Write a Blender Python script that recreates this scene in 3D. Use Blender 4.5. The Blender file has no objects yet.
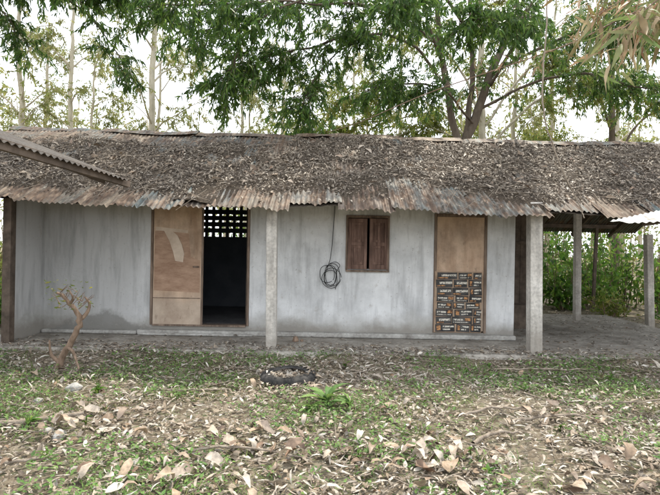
import bpy, math, random
import numpy as np
from mathutils import Vector, Matrix, noise as mn
R = random.Random(7)
rng = np.random.default_rng(11)
C = bpy.context.scene.collection

# ------------------------------------------------------------------ node helpers
class Mat:
    def __init__(s, name, rough=0.8):
        s.m = bpy.data.materials.new(name); s.m.use_nodes = True
        s.t = s.m.node_tree; s.n = s.t.nodes; s.l = s.t.links
        s.b = s.n['Principled BSDF']; s.b.inputs['Roughness'].default_value = rough
        s.b.inputs['Specular IOR Level'].default_value = 0.25
        s.pos = s.n.new('ShaderNodeNewGeometry')
    def vec(s, scale=(1, 1, 1)):
        mp = s.n.new('ShaderNodeMapping'); mp.inputs['Scale'].default_value = scale
        s.l.new(s.pos.outputs['Position'], mp.inputs['Vector']); return mp.outputs[0]
    def noise(s, scale, detail=5, rough=0.6, stretch=(1, 1, 1), dist=0):
        x = s.n.new('ShaderNodeTexNoise'); x.inputs['Scale'].default_value = scale
        x.inputs['Detail'].default_value = detail; x.inputs['Roughness'].default_value = rough
        x.inputs['Distortion'].default_value = dist
        s.l.new(s.vec(stretch), x.inputs['Vector']); return x.outputs['Fac']
    def voro(s, scale, stretch=(1, 1, 1)):
        x = s.n.new('ShaderNodeTexVoronoi'); x.inputs['Scale'].default_value = scale
        s.l.new(s.vec(stretch), x.inputs['Vector']); return x.outputs
    def ramp(s, fac, stops, interp='LINEAR'):
        r = s.n.new('ShaderNodeValToRGB'); r.color_ramp.interpolation = interp
        e = r.color_ramp.elements
        while len(e) < len(stops): e.new(0.5)
        for k, (p, c) in enumerate(stops):
            e[k].position = p
            if not isinstance(c, (tuple, list)): c = (c, c, c)
            e[k].color = (*c, 1)
        s.l.new(fac, r.inputs[0]); return r.outputs[0]
    def mix(s, fac, a, b, mode='MIX'):
        x = s.n.new('ShaderNodeMix'); x.data_type = 'RGBA'; x.blend_type = mode
        for sock, v in ((x.inputs[0], fac), (x.inputs[6], a), (x.inputs[7], b)):
            if isinstance(v, bpy.types.NodeSocket): s.l.new(v, sock)
            elif isinstance(v, (tuple, list)): sock.default_value = (*v, 1)
            else: sock.default_value = v
        return x.outputs[2]
    def math(s, op, a, b=0.0):
        x = s.n.new('ShaderNodeMath'); x.operation = op
        for sock, v in ((x.inputs[0], a), (x.inputs[1], b)):
            if isinstance(v, bpy.types.NodeSocket): s.l.new(v, sock)
            else: sock.default_value = v
        return x.outputs[0]
    def mrange(s, v, a, b, c, d):
        x = s.n.new('ShaderNodeMapRange')
        for i, q in enumerate((a, b, c, d)): x.inputs[i + 1].default_value = q
        s.l.new(v, x.inputs[0]); return x.outputs[0]
    def axis(s, i):
        x = s.n.new('ShaderNodeSeparateXYZ'); s.l.new(s.pos.outputs['Position'], x.inputs[0]); return x.outputs[i]
    def color(s, c):
        if isinstance(c, (tuple, list)): s.b.inputs['Base Color'].default_value = (*c, 1)
        else: s.l.new(c, s.b.inputs['Base Color'])
    def bump(s, h, st=0.3, d=0.02):
        x = s.n.new('ShaderNodeBump'); x.inputs['Strength'].default_value = st; x.inputs['Distance'].default_value = d
        s.l.new(h, x.inputs['Height']); s.l.new(x.outputs[0], s.b.inputs['Normal'])
    def translucent(s, c, f):
        t = s.n.new('ShaderNodeBsdfTranslucent'); mx = s.n.new('ShaderNodeMixShader'); mx.inputs[0].default_value = f
        if isinstance(c, (tuple, list)): t.inputs[0].default_value = (*c, 1)
        else: s.l.new(c, t.inputs[0])
        s.l.new(s.b.outputs[0], mx.inputs[1]); s.l.new(t.outputs[0], mx.inputs[2])
        s.l.new(mx.outputs[0], s.n['Material Output'].inputs[0])

def leaf_mat(name, cols, trans=0.3, rough=0.6, nz=40, lo=.55, hi=1.25):
    k = Mat(name, rough)
    n = len(cols)
    c = k.ramp(k.pos.outputs['Random Per Island'], [(i / (n - 1), c) for i, c in enumerate(cols)])
    c = k.mix(0.7, c, k.ramp(k.noise(nz, 2), [(0.3, lo), (0.7, hi)]), 'MULTIPLY')
    k.color(c)
    if trans: k.translucent(c, trans)
    return k.m

# plaster
k = Mat('plaster', 0.85)
n1 = k.noise(0.9, 7, 0.62); n2 = k.noise(7, 6, 0.7); n3 = k.noise(2.6, 6, 0.65, (2.4, 2.2, 0.3)); n4 = k.noise(2.0, 6, 0.7)
base = k.ramp(n1, [(0.3, (0.63, 0.64, 0.645)), (0.5, (0.76, 0.77, 0.775)), (0.72, (0.82, 0.825, 0.83))])
cem = k.ramp(n4, [(0.3, (0.42, 0.42, 0.415)), (0.7, (0.64, 0.64, 0.635))])
xf = k.math('ADD', k.axis(0), k.math('MULTIPLY', n2, 0.5))
base = k.mix(k.mrange(xf, -3.2, -2.2, 0.85, 0), base, cem)
base = k.mix(0.75, base, k.ramp(n3, [(0.47, 1.0), (0.66, 0.62)]), 'MULTIPLY')
base = k.mix(0.9, base, k.ramp(n4, [(0.40, 1.0), (0.62, 0.80)]), 'MULTIPLY')
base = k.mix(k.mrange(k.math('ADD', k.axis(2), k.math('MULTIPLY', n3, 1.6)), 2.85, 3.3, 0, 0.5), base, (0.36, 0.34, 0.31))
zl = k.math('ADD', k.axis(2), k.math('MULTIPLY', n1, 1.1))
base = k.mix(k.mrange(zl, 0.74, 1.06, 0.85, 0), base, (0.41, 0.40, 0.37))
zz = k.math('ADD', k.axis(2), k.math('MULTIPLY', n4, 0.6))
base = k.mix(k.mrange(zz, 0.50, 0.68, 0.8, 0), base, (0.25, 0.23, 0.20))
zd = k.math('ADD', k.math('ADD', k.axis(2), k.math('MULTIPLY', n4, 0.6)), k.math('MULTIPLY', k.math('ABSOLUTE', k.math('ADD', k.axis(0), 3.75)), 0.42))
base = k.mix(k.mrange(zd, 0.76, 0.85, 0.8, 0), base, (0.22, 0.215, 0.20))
base = k.mix(k.ramp(n2, [(0.60, 0), (0.76, 0.7)]), base, (0.40, 0.37, 0.33))
sp = k.ramp(k.noise(26, 4, 0.6), [(0.66, 0), (0.72, 0.6)])
base = k.mix(sp, base, (0.25, 0.23, 0.21))
k.color(base); k.bump(k.noise(14, 8, 0.7), 0.4, 0.02)
M_pl = k.m

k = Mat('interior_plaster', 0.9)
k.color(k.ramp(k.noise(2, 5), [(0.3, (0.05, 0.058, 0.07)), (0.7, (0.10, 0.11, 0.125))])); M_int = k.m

def concrete(name, a, b, sc=3, foot=None):
    k = Mat(name, 0.9)
    c = k.ramp(k.noise(sc, 7, 0.68), [(0.3, a), (0.7, b)])
    c = k.mix(0.6, c, k.ramp(k.noise(25, 4), [(0.35, 0.65), (0.6, 1.1)]), 'MULTIPLY')
    if foot:
        c = k.mix(k.mrange(k.math('ADD', k.axis(2), k.math('MULTIPLY', k.noise(4, 5), 0.8)), .6, 1.0, .75, 0), c, foot)
        c = k.mix(.7, c, k.ramp(k.noise(5, 5, .6, (2, 2, .25)), [(.45, 1), (.68, .6)]), 'MULTIPLY')
    k.color(c); k.bump(k.noise(22, 7, 0.7), 0.5, 0.02); return k.m
M_slab = concrete('slab_concrete', (0.16, 0.14, 0.115), (0.46, 0.43, 0.38))
M_post = concrete('post_concrete', (0.42, 0.39, 0.35), (0.72, 0.69, 0.64), 2.5, (0.30, 0.27, 0.23))
M_plinth = concrete('plinth_cement', (0.24, 0.225, 0.20), (0.54, 0.53, 0.50), 4)
M_rock = concrete('rock_surface', (0.3, 0.29, 0.27), (0.5, 0.49, 0.46), 6)

def wood(name, a, b, stretch=(12, 12, 1), sc=2.2):
    k = Mat(name, 0.75)
    c = k.ramp(k.noise(sc, 7, 0.65, stretch), [(0.3, a), (0.7, b)])
    c = k.mix(0.7, c, k.ramp(k.noise(3, 5), [(0.3, 0.5), (0.7, 1.25)]), 'MULTIPLY')
    k.color(c); k.bump(k.noise(sc * 2, 6, 0.7, stretch), 0.5, 0.012); return k.m
M_wdark = wood('old_timber', (0.06, 0.045, 0.035), (0.17, 0.13, 0.10), (3, 3, 3))
M_shut = wood('shutter_wood', (0.065, 0.034, 0.026), (0.29, 0.185, 0.145))
M_frame = wood('door_frame_wood', (0.10, 0.07, 0.052), (0.32, 0.24, 0.185))
k = Mat('plywood', 0.7)
c = k.ramp(k.noise(1.3, 6, 0.6, (6, 6, 1)), [(0.3, (0.44, 0.30, 0.205)), (0.7, (0.64, 0.48, 0.355))])
c = k.mix(0.9, c, k.ramp(k.noise(1.9, 7, 0.7), [(0.35, 0.6), (0.6, 1.1)]), 'MULTIPLY')
lo = k.mrange(k.math('ADD', k.axis(2), k.math('MULTIPLY', k.noise(5), 0.3)), 0.98, 0.74, 0, 0.85)
c = k.mix(lo, c, k.ramp(k.noise(2.5, 7, 0.7), [(0.3, (0.33, 0.25, 0.19)), (0.7, (0.60, 0.50, 0.40))]))
c = k.mix(k.ramp(k.noise(9, 6, 0.7, (1, 1, .5)), [(0.58, 0), (0.70, .65)]), c, (.2, .14, .10))
k.color(c); k.bump(k.noise(5, 5, 0.6, (5, 5, 1)), 0.2, 0.01); M_ply = k.m
k = Mat('torn_veneer', 0.7); k.color(k.ramp(k.noise(4, 5), [(0.3, (0.46, 0.35, 0.26)), (0.7, (0.70, 0.58, 0.47))])); M_torn = k.m
k = Mat('bare_core', 0.7); k.color(k.ramp(k.noise(4, 7, .7, (1, 1, 3)), [(0.3, (0.27, 0.16, 0.105)), (0.7, (0.50, 0.34, 0.24))])); M_core = k.m
k = Mat('card_black', 0.6); k.color(k.ramp(k.noise(6, 5), [(0.35, (0.025, 0.025, 0.026)), (0.7, (0.10, 0.095, 0.09))])); M_cb = k.m
k = Mat('card_white', 0.6); k.color(k.ramp(k.noise(34, 3), [(0.40, (0.06, 0.06, 0.055)), (0.5, (0.66, 0.62, 0.54))])); M_cw = k.m
k = Mat('card_orange', 0.6); k.color(k.ramp(k.noise(30, 3), [(0.38, (0.10, 0.05, 0.03)), (0.55, (0.52, 0.27, 0.12))])); M_co = k.m
k = Mat('card_kraft', 0.8); k.color(k.ramp(k.noise(5, 4), [(0.3, (0.28, 0.19, 0.13)), (0.7, (0.46, 0.34, 0.24))])); M_ck = k.m
k = Mat('black_cable', 0.5); k.color((0.02, 0.02, 0.021)); M_cable = k.m

# corrugated metal
def corr(name, kind=0):
    k = Mat(name, 0.65)
    rp = k.pos.outputs['Random Per Island']
    if kind == 1:
        base = k.ramp(rp, [(0, (0.42, 0.44, 0.44)), (1, (0.5, 0.5, 0.48))]); a, b = 0.55, 0.72
    elif kind == 2:
        base = k.ramp(rp, [(0, (0.07, 0.065, 0.06)), (1, (0.09, 0.08, 0.07))]); a, b = 0.45, 0.7
    else:
        base = k.ramp(rp, [(0, (0.10, 0.12, 0.12)), (0.3, (0.19, 0.185, 0.165)), (0.55, (0.09, 0.13, 0.135)), (0.8, (0.20, 0.155, 0.11)), (1, (0.14, 0.115, 0.095))]); a, b = 0.38, 0.56
    r_ = 0.4 if kind == 2 else 1
    rust = k.ramp(k.noise(6, 6), [(0.3, (0.05 * r_, 0.03 * r_, 0.02 * r_)), (0.55, (0.12 * r_, 0.078 * r_, 0.052 * r_)), (0.75, (0.25 * r_, 0.185 * r_, 0.13 * r_))])
    f = k.ramp(k.noise(2.6, 7, 0.7, (2.5, 0.5, 0.5)), [(a, 0), (b, 1)])
    c = k.mix(f, base, rust)
    c = k.mix(0.85, c, k.ramp(k.noise(9, 5, 0.6, (3, 0.4, 0.4)), [(0.3, 0.3), (0.65, 1.3)]), 'MULTIPLY')
    k.color(c); k.b.inputs['Metallic'].default_value = 0.1; k.bump(k.noise(30, 5), 0.15, 0.01); return k.m
M_corr = corr('rusty_corrugated_iron'); M_corrp = corr('pale_corrugated_sheet', 1); M_corrd = corr('dark_corrugated_iron', 2)

# ground
k = Mat('soil', 0.95)
a = k.ramp(k.noise(1.1, 8, 0.7), [(0.3, (0.09, 0.07, 0.048)), (0.5, (0.17, 0.14, 0.10)), (0.7, (0.28, 0.24, 0.185))])
v = k.voro(22); vc = k.n.new('ShaderNodeSeparateColor'); k.l.new(v['Color'], vc.inputs[0])
lv = k.ramp(vc.outputs[0], [(0, (0.06, 0.045, 0.03)), (0.4, (0.20, 0.16, 0.11)), (0.7, (0.32, 0.28, 0.21)), (1, (0.10, 0.13, 0.05))])
a = k.mix(k.ramp(k.noise(4, 4), [(0.35, 0.2), (0.6, 0.85)]), a, lv)
k.color(a); k.bump(k.noise(18, 8, 0.75), 0.8, 0.04); M_soil = k.m
k = Mat('leaf_mulch', 0.95)
k.color(k.ramp(k.noise(30, 6, 0.75), [(0.3, (0.032, 0.024, 0.018)), (0.5, (0.08, 0.062, 0.045)), (0.7, (0.17, 0.135, 0.10))]))
k.bump(k.noise(40, 6, 0.8), 1.0, 0.04); M_mulch = k.m
def bark(name, a, b, sc=3):
    k = Mat(name, 0.9); k.color(k.ramp(k.noise(sc, 7, 0.7, (2, 2, 0.6)), [(0.3, a), (0.7, b)])); k.bump(k.noise(9, 6, 0.7, (3, 3, 0.6)), 0.7, 0.03); return k.m
M_bdark = bark('dark_bark', (0.06, 0.047, 0.035), (0.19, 0.15, 0.115))
M_bpale = bark('pale_bark', (0.30, 0.27, 0.20), (0.54, 0.49, 0.38))
M_bdead = bark('dead_wood', (0.12, 0.08, 0.055), (0.36, 0.26, 0.19), 8)
M_btwig = bark('dry_twig', (0.15, 0.115, 0.085), (0.42, 0.36, 0.29), 10)
k = Mat('tyre_rubber', 0.85); k.color(k.ramp(k.noise(9, 5), [(0.35, (0.02, 0.02, 0.02)), (0.75, (0.09, 0.083, 0.075))])); k.bump(k.noise(30, 5), 0.5, 0.01); M_tyre = k.m

M_lit = leaf_mat('dry_leaf', [(0.30, 0.24, 0.17), (0.085, 0.058, 0.04), (0.44, 0.37, 0.285), (0.16, 0.115, 0.08), (0.56, 0.51, 0.43), (0.10, 0.075, 0.055), (0.36, 0.325, 0.28), (0.25, 0.165, 0.10), (0.68, 0.64, 0.57), (0.14, 0.115, 0.09), (0.31, 0.26, 0.185)], 0.1, 0.5)
M_litn = leaf_mat('narrow_dry_leaf', [(0.50, 0.45, 0.37), (0.26, 0.20, 0.14), (0.66, 0.63, 0.56), (0.36, 0.30, 0.23), (0.46, 0.42, 0.36), (0.17, 0.125, 0.09)], 0.1, 0.45)
M_litb = leaf_mat('broad_dry_leaf', [(0.30, 0.22, 0.15), (0.46, 0.385, 0.30), (0.20, 0.125, 0.08), (0.58, 0.53, 0.45), (0.36, 0.265, 0.18), (0.13, 0.085, 0.06), (0.48, 0.42, 0.35), (0.25, 0.19, 0.14)], 0.08, 0.5, 22, .4, 1.35)
M_rlit = leaf_mat('roof_dry_leaf', [(0.18, 0.143, 0.105), (0.055, 0.042, 0.032), (0.26, 0.215, 0.165), (0.10, 0.077, 0.058), (0.42, 0.365, 0.30), (0.07, 0.056, 0.044), (0.195, 0.155, 0.115), (0.32, 0.275, 0.22), (0.06, 0.044, 0.033), (0.14, 0.105, 0.075)], 0.08, 0.5)
M_rlitb = leaf_mat('roof_broad_leaf', [(0.24, 0.18, 0.125), (0.14, 0.10, 0.07), (0.36, 0.295, 0.225), (0.19, 0.125, 0.085), (0.44, 0.38, 0.31)], 0.08, 0.5)
M_grass = leaf_mat('grass_blade', [(0.12, 0.21, 0.05), (0.18, 0.28, 0.07), (0.08, 0.15, 0.035), (0.24, 0.30, 0.09), (0.32, 0.30, 0.14)], 0.3)
M_weed = leaf_mat('weed_leaf', [(0.10, 0.20, 0.055), (0.17, 0.29, 0.075), (0.065, 0.13, 0.038), (0.22, 0.34, 0.09)], 0.3)
M_fol = leaf_mat('canopy_leaf', [(0.05, 0.11, 0.028), (0.095, 0.19, 0.038), (0.035, 0.075, 0.022), (0.12, 0.22, 0.045), (0.17, 0.26, 0.05), (0.05, 0.10, 0.03)], 0.45, 0.35, 3)
M_foly = leaf_mat('yellowing_leaf', [(0.15, 0.22, 0.04), (0.25, 0.27, 0.055), (0.10, 0.18, 0.03), (0.32, 0.28, 0.08), (0.18, 0.26, 0.045)], 0.5, 0.5, 3)
M_folfar = leaf_mat('hazed_far_leaf', [(0.18, 0.23, 0.075), (0.28, 0.28, 0.09), (0.15, 0.20, 0.055), (0.34, 0.30, 0.12), (0.22, 0.26, 0.08)], 0.5, 0.6, 2)  # yellow-greens paled so the colour stands in for distance haze
M_bush = leaf_mat('bush_leaf', [(0.08, 0.18, 0.03), (0.16, 0.30, 0.045), (0.04, 0.10, 0.025), (0.24, 0.36, 0.06), (0.09, 0.19, 0.035)], 0.5, 0.35, 4)
M_bamleaf = leaf_mat('bamboo_leaf', [(0.12, 0.20, 0.06), (0.36, 0.25, 0.14), (0.17, 0.25, 0.08), (0.44, 0.34, 0.21), (0.28, 0.15, 0.08), (0.14, 0.22, 0.07)], 0.35, 0.5, 6)

# ------------------------------------------------------------------ mesh helpers
def empty(name, loc=(0, 0, 0)):
    e = bpy.data.objects.new(name, None); e.location = loc; C.objects.link(e); e.empty_display_size = 0.2; return e
def add(name, me, parent=None, smooth=False):
    o = bpy.data.objects.new(name, me); C.objects.link(o)
    if parent:
        o.parent = parent; o.matrix_parent_inverse = Matrix.Translation(-Vector(parent.location))
    if smooth: me.polygons.foreach_set('use_smooth', [True] * len(me.polygons))
    return o
def np_mesh(name, V, Q, mats, smooth=False, mi=None):
    me = bpy.data.meshes.new(name)
    me.vertices.add(len(V)); me.vertices.foreach_set('co', np.asarray(V, dtype=np.float32).ravel())
    nq = len(Q); me.loops.add(nq * 4); me.loops.foreach_set('vertex_index', np.asarray(Q, dtype=np.int32).ravel())
    me.polygons.add(nq); me.polygons.foreach_set('loop_start', np.arange(0, nq * 4, 4, dtype=np.int32))
    for m in mats: me.materials.append(m)
    if mi is not None: me.polygons.foreach_set('material_index', mi)
    me.update(calc_edges=True); me.validate()
    if smooth: me.polygons.foreach_set('use_smooth', [True] * len(me.polygons))
    return me

class B:
    def __init__(s): s.v = []; s.f = []; s.mi = []
    def box(s, x0, x1, y0, y1, z0, z1, m=0, rot=None, piv=None):
        k = len(s.v)
        vs = [Vector(p) for p in ((x0, y0, z0), (x1, y0, z0), (x1, y1, z0), (x0, y1, z0), (x0, y0, z1), (x1, y0, z1), (x1, y1, z1), (x0, y1, z1))]
        if rot is not None:
            p = Vector(piv); vs = [p + rot @ (v - p) for v in vs]
        s.v += [tuple(v) for v in vs]
        for f in ((0, 3, 2, 1), (4, 5, 6, 7), (0, 1, 5, 4), (1, 2, 6, 5), (2, 3, 7, 6), (3, 0, 4, 7)):
            s.f.append([k + i for i in f]); s.mi.append(m)
    def beam(s, a, b, w, h, m=0):
        a = Vector(a); b = Vector(b); d = (b - a).normalized(); sd = d.cross(Vector((0, 0, 1))).normalized(); up = sd.cross(d)
        k = len(s.v)
        for p in (a, b):
            for q in ((-1, -1), (1, -1), (1, 1), (-1, 1)): s.v.append(tuple(p + sd * q[0] * w / 2 + up * q[1] * h / 2))
        for f in ((0, 1, 2, 3), (7, 6, 5, 4), (0, 4, 5, 1), (1, 5, 6, 2), (2, 6, 7, 3), (3, 7, 4, 0)):
            s.f.append([k + i for i in f]); s.mi.append(m)
    def poly(s, pts, m=0):
        k = len(s.v); s.v += pts; s.f.append(list(range(k, k + len(pts)))); s.mi.append(m)
    def make(s, name, mats, parent=None, bevel=0):
        me = bpy.data.meshes.new(name); me.from_pydata(s.v, [], s.f)
        for m in mats: me.materials.append(m)
        me.polygons.foreach_set('material_index', s.mi); me.update()
        o = add(name, me, parent)
        if bevel:
            md = o.modifiers.new('b', 'BEVEL'); md.width = bevel; md.segments = 2; md.limit_method = 'ANGLE'
        return o

class Tubes:
    def __init__(s): s.V = []; s.Q = []; s.n = 0
    def add(s, pts, rad, sides=6):
        pts = np.asarray(pts, float); n = len(pts)
        rad = np.interp(np.linspace(0, 1, n), np.linspace(0, 1, len(np.atleast_1d(rad))), np.atleast_1d(rad)) if np.ndim(rad) else np.full(n, float(rad))
        t = np.gradient(pts, axis=0); t /= np.linalg.norm(t, axis=1)[:, None] + 1e-9
        ref = np.array([0.31, 0.2, 0.93]) if abs(t[:, 2]).mean() < 0.8 else np.array([1, 0.1, 0.0])
        a = np.cross(t, ref); a /= np.linalg.norm(a, axis=1)[:, None] + 1e-9; b = np.cross(t, a)
        th = np.arange(sides) * 2 * math.pi / sides
        ring = pts[:, None] + rad[:, None, None] * (np.cos(th)[None, :, None] * a[:, None] + np.sin(th)[None, :, None] * b[:, None])
        s.V.append(ring.reshape(-1, 3))
        i = np.arange(n - 1)[:, None] * sides + np.arange(sides)[None]
        j = np.arange(n - 1)[:, None] * sides + (np.arange(sides)[None] + 1) % sides
        s.Q.append((np.stack([i, j, j + sides, i + sides], -1).reshape(-1, 4)) + s.n); s.n += n * sides
    def mesh(s, name, mat): return np_mesh(name, np.concatenate(s.V), np.concatenate(s.Q), [mat], True)

def spline(ctrl, n=16):
    c = np.asarray(ctrl, float); c = np.vstack([2 * c[0] - c[1], c, 2 * c[-1] - c[-2]]); out = []
    m = len(c) - 3
    for u in np.linspace(0, m, n):
        i = min(int(u), m - 1); t = u - i; p0, p1, p2, p3 = c[i:i + 4]
        out.append(0.5 * ((2 * p1) + (-p0 + p2) * t + (2 * p0 - 5 * p1 + 4 * p2 - p3) * t * t + (-p0 + 3 * p1 - 3 * p2 + p3) * t ** 3))
    return np.array(out)

def nrmz(a): return a / (np.linalg.norm(a, axis=-1, keepdims=True) + 1e-9)
PROF = {'lance': ([0, .12, .4, .7, 1.0], [.06, .6, 1, .72, .03]), 'oval': ([0, .15, .45, .8, 1.0], [.12, .78, 1, .7, .05]),
        'blade': ([0, .5, 1.0], [.8, .7, .03]), 'fast': ([0, .35, 1.0], [.1, 1, .05])}
def leaf_geo(pos, d, n, L, W, curl, fold, prof='lance', off=0):
    d = nrmz(d); s = nrmz(np.cross(d, n)); n = np.cross(s, d)
    T, Wp = PROF[prof]; N = len(pos); vs = []
    big = prof in ('lance', 'oval')
    tw = rng.normal(0, .5, (N, 1)) if big else 0
    for t, w in zip(T, Wp):
        c = pos + d * (L * t)[:, None] + n * (curl * L * (4 * t * (1 - t) if prof != 'blade' else -t * t))[:, None]
        hw = (W * w / 2)[:, None]; up = n * (fold * W * w / 2)[:, None]; tv = n * hw * tw * (t - .5) * 2
        if big:
            j1 = hw * rng.uniform(.78, 1.15, (N, 1)); j2 = hw * rng.uniform(.78, 1.15, (N, 1)); c = c + s * (W[:, None] * rng.normal(0, .05, (N, 1)))
        else: j1 = j2 = hw
        vs += [c - s * j1 + up - tv, c, c + s * j2 + up + tv]
    V = np.stack(vs, 1); k = len(T)
    q = []
    for i in range(k - 1):
        a = 3 * i; q += [[a, a + 1, a + 4, a + 3], [a + 1, a + 2, a + 5, a + 4]]
    Q = (np.arange(N) * 3 * k)[:, None, None] + np.array(q)[None] + off
    return V.reshape(-1, 3), Q.reshape(-1, 4)
def U(a, b, n): return rng.uniform(a, b, n)

def gz(x, y):
    x = np.asarray(x, float); y = np.asarray(y, float)
    z = 0.035 * np.sin(1.3 * x + .5) * np.cos(1.1 * y) + 0.018 * np.sin(2.9 * x + 1.7 * y) + 0.010 * np.sin(5.3 * x - 4.1 * y + 1) - 0.012
    berm = np.clip((y - 6.2) / 0.9, 0, 1); berm = berm * berm * (3 - 2 * berm)
    inb = (y < 7.13 + .05)
    return z * (1 - berm * .8 * inb) + berm * inb * (0.062 + 0.022 * np.sin(x * 1.7) + .012 * np.sin(x * 4.3 + 1)) * np.clip((6.9 - np.abs(x)) / .6, 0, 1)
def slope_z(y):
    return np.where(y <= 10.35, 2.22 + 0.51 * (y - 7.1), 3.877 - 0.51 * (y - 10.35))
def rz(x, y): return slope_z(y) + 0.026 * np.sin(x * 0.9 + 1) + 0.016 * np.sin(x * 2.3) - 0.008 * x

# ------------------------------------------------------------------ ground
g = np.sinh(np.linspace(-4.6, 4.6, 300)) * 3.0
X, Y = np.meshgrid(g, g + 5); Z = gz(X, Y) * np.exp(-((X / 30) ** 2 + ((Y - 5) / 30) ** 2)) * 1.0
fine = np.array([[mn.noise((x * 3.1, y * 3.1, 0)) * 0.015 if abs(x) < 14 and abs(y) < 20 else 0 for x, y in zip(r1, r2)] for r1, r2 in zip(X, Y)])
Z = Z + fine
n = len(g); idx = np.arange(n * n).reshape(n, n)
Q = np.stack([idx[:-1, :-1], idx[:-1, 1:], idx[1:, 1:], idx[1:, :-1]], -1).reshape(-1, 4)
add('ground', np_mesh('ground', np.stack([X, Y, Z], -1).reshape(-1, 3), Q, [M_soil], True))

# ------------------------------------------------------------------ house
H = empty('rural_house', (0, 8.4, 0))
# slab with uneven, chipped front edge
N_ = 240; xs = np.linspace(-5.3, 6.6, N_); V = []
for x in xs:
    e = 7.13 + .045 * mn.noise((x * 1.2, 0, 0)) + .05 * max(0, mn.noise((x * 4, 3, 0)))
    tz = .10 + .006 * mn.noise((x * 2, 7, 0))
    V += [(x, e, -.15), (x, e, tz - .02), (x, e + .015, tz - .004), (x, e + .04, tz), (x, 7.6, .10), (x, 11.9, .10), (x, 11.9, -.15)]
ii = np.arange(N_ * 7).reshape(N_, 7)
add('veranda_slab', np_mesh('veranda_slab', np.array(V), np.stack([ii[:-1, :-1], ii[1:, :-1], ii[1:, 1:], ii[:-1, 1:]], -1).reshape(-1, 4), [M_slab]), H)
# walls
F0, F1 = 8.40, 8.52
D1 = (-3.0, -1.35, 0.25, 2.28); Wn = (0.287, 0.978, 1.25, 2.126); D2 = (1.754, 2.65, 0.2, 2.2); TOP = 2.83
b = B()
b.box(-4.8, D1[0], F0, F1, 0.1, TOP); b.box(D1[0], D1[1], F0, F1, 0.1, D1[2]); b.box(D1[0], D1[1], F0, F1, D1[3], TOP)
b.box(D1[1], Wn[0], F0, F1, 0.1, TOP); b.box(Wn[0], Wn[1], F0, F1, 0.1, Wn[2]); b.box(Wn[0], Wn[1], F0, F1, Wn[3], TOP)
b.box(Wn[1], D2[0], F0, F1, 0.1, TOP); b.box(D2[0], D2[1], F0, F1, 0.1, D2[2]); b.box(D2[0], D2[1], F0, F1, D2[3], TOP)
b.box(D2[1], 3.12, F0, F1, 0.1, TOP)
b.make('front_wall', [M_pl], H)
b = B()
def side(x0, x1, y0, y1, m=0):
    k = len(b.v)
    ys = [y0, y1] if not (y0 < 10.35 < y1) else [y0, 10.35, y1]
    prof = [(y, 0.1) for y in (y0, y1)] + [(y, float(slope_z(np.array(y))) - 0.06) for y in reversed(ys)]
    L = [(x0, p[0], p[1]) for p in prof]; Rr = [(x1, p[0], p[1]) for p in prof]
    b.v += L + Rr; n = len(prof)
    b.f.append([k + i for i in reversed(range(n))]); b.mi.append(m)
    b.f.append([k + n + i for i in range(n)]); b.mi.append(m)
    for i in range(n):
        j = (i + 1) % n; b.f.append([k + i, k + j, k + n + j, k + n + i]); b.mi.append(m)
side(-4.92, -4.80, 7.52, 11.2); side(3.0, 3.12, F1, 11.2)
side(-0.45, -0.35, F1, 11.2, 1); side(-3.35, -3.25, F1, 11.2, 1)
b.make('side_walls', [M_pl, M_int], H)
b = B()
gx0, gx1, g0, g1 = -2.95, -1.55, 1.80, 2.50
b.box(-4.8, gx0, 11.2, 11.32, 0.1, 3.35); b.box(gx1, 3.0, 11.2, 11.32, 0.1, 3.35)
b.box(gx0, gx1, 11.2, 11.32, 0.1, g0); b.box(gx0, gx1, 11.2, 11.32, g1, 3.35)
for i in range(1, 5):
    z = g0 + (g1 - g0) * i / 5; b.box(gx0, gx1, 11.21, 11.31, z - 0.05, z + 0.05)
for i in range(1, 9):
    x = gx0 + (gx1 - gx0) * i / 9; b.box(x - 0.03, x + 0.03, 11.225, 11.295, g0, g1)
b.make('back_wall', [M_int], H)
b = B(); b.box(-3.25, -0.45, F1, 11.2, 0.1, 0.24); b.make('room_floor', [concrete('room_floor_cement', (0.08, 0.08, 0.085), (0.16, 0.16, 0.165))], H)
b = B(); b.box(-4.78, -3.2, 8.27, 8.398, 0.102, 0.16); b.box(-3.19, 3.12, 8.27, 8.398, 0.102, 0.18); b.box(-3.15, -1.25, 8.20, 8.268, 0.102, 0.14)
b.make('wall_plinth', [M_plinth], H, 0.02)
# rear store beyond carport
b = B()
x = 3.13
while x < 4.25:
    w = R.uniform(0.14, 0.2); b.box(x, x + w - 0.004, 10.2 + R.uniform(0, .02), 10.24, 0.1, 3.2 + R.uniform(-.1, .05)); x += w
b.box(3.13, 4.2, 10.05, 10.19, 1.75, 1.80); b.box(3.2, 3.9, 9.6, 10.0, 0.1, 0.55)
b.make('rear_board_wall', [M_wdark], H)
# posts
b = B()
def post(x, y, w, h, tx=0, ty=0):
    rot = Matrix.Rotation(tx, 3, 'Y') @ Matrix.Rotation(ty, 3, 'X'); b.box(x - w / 2, x + w / 2, y - w / 2, y + w / 2, 0.0, h, 0, rot, (x, y, 0.1))
post(-0.85, 7.45, 0.155, 2.36, -0.012); post(3.06, 7.40, 0.18, 2.32, -0.015)
post(5.43, 10.9, 0.13, 3.4, -.01)
b.make('posts', [M_post], H, 0.012)
b = B(); post(-4.78, 7.42, 0.12, 2.3); post(7.05, 13.3, .07, 2.3, .03); post(7.5, 7.4, .1, 2.2)
b.make('timber_posts', [M_wdark], H)
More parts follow.
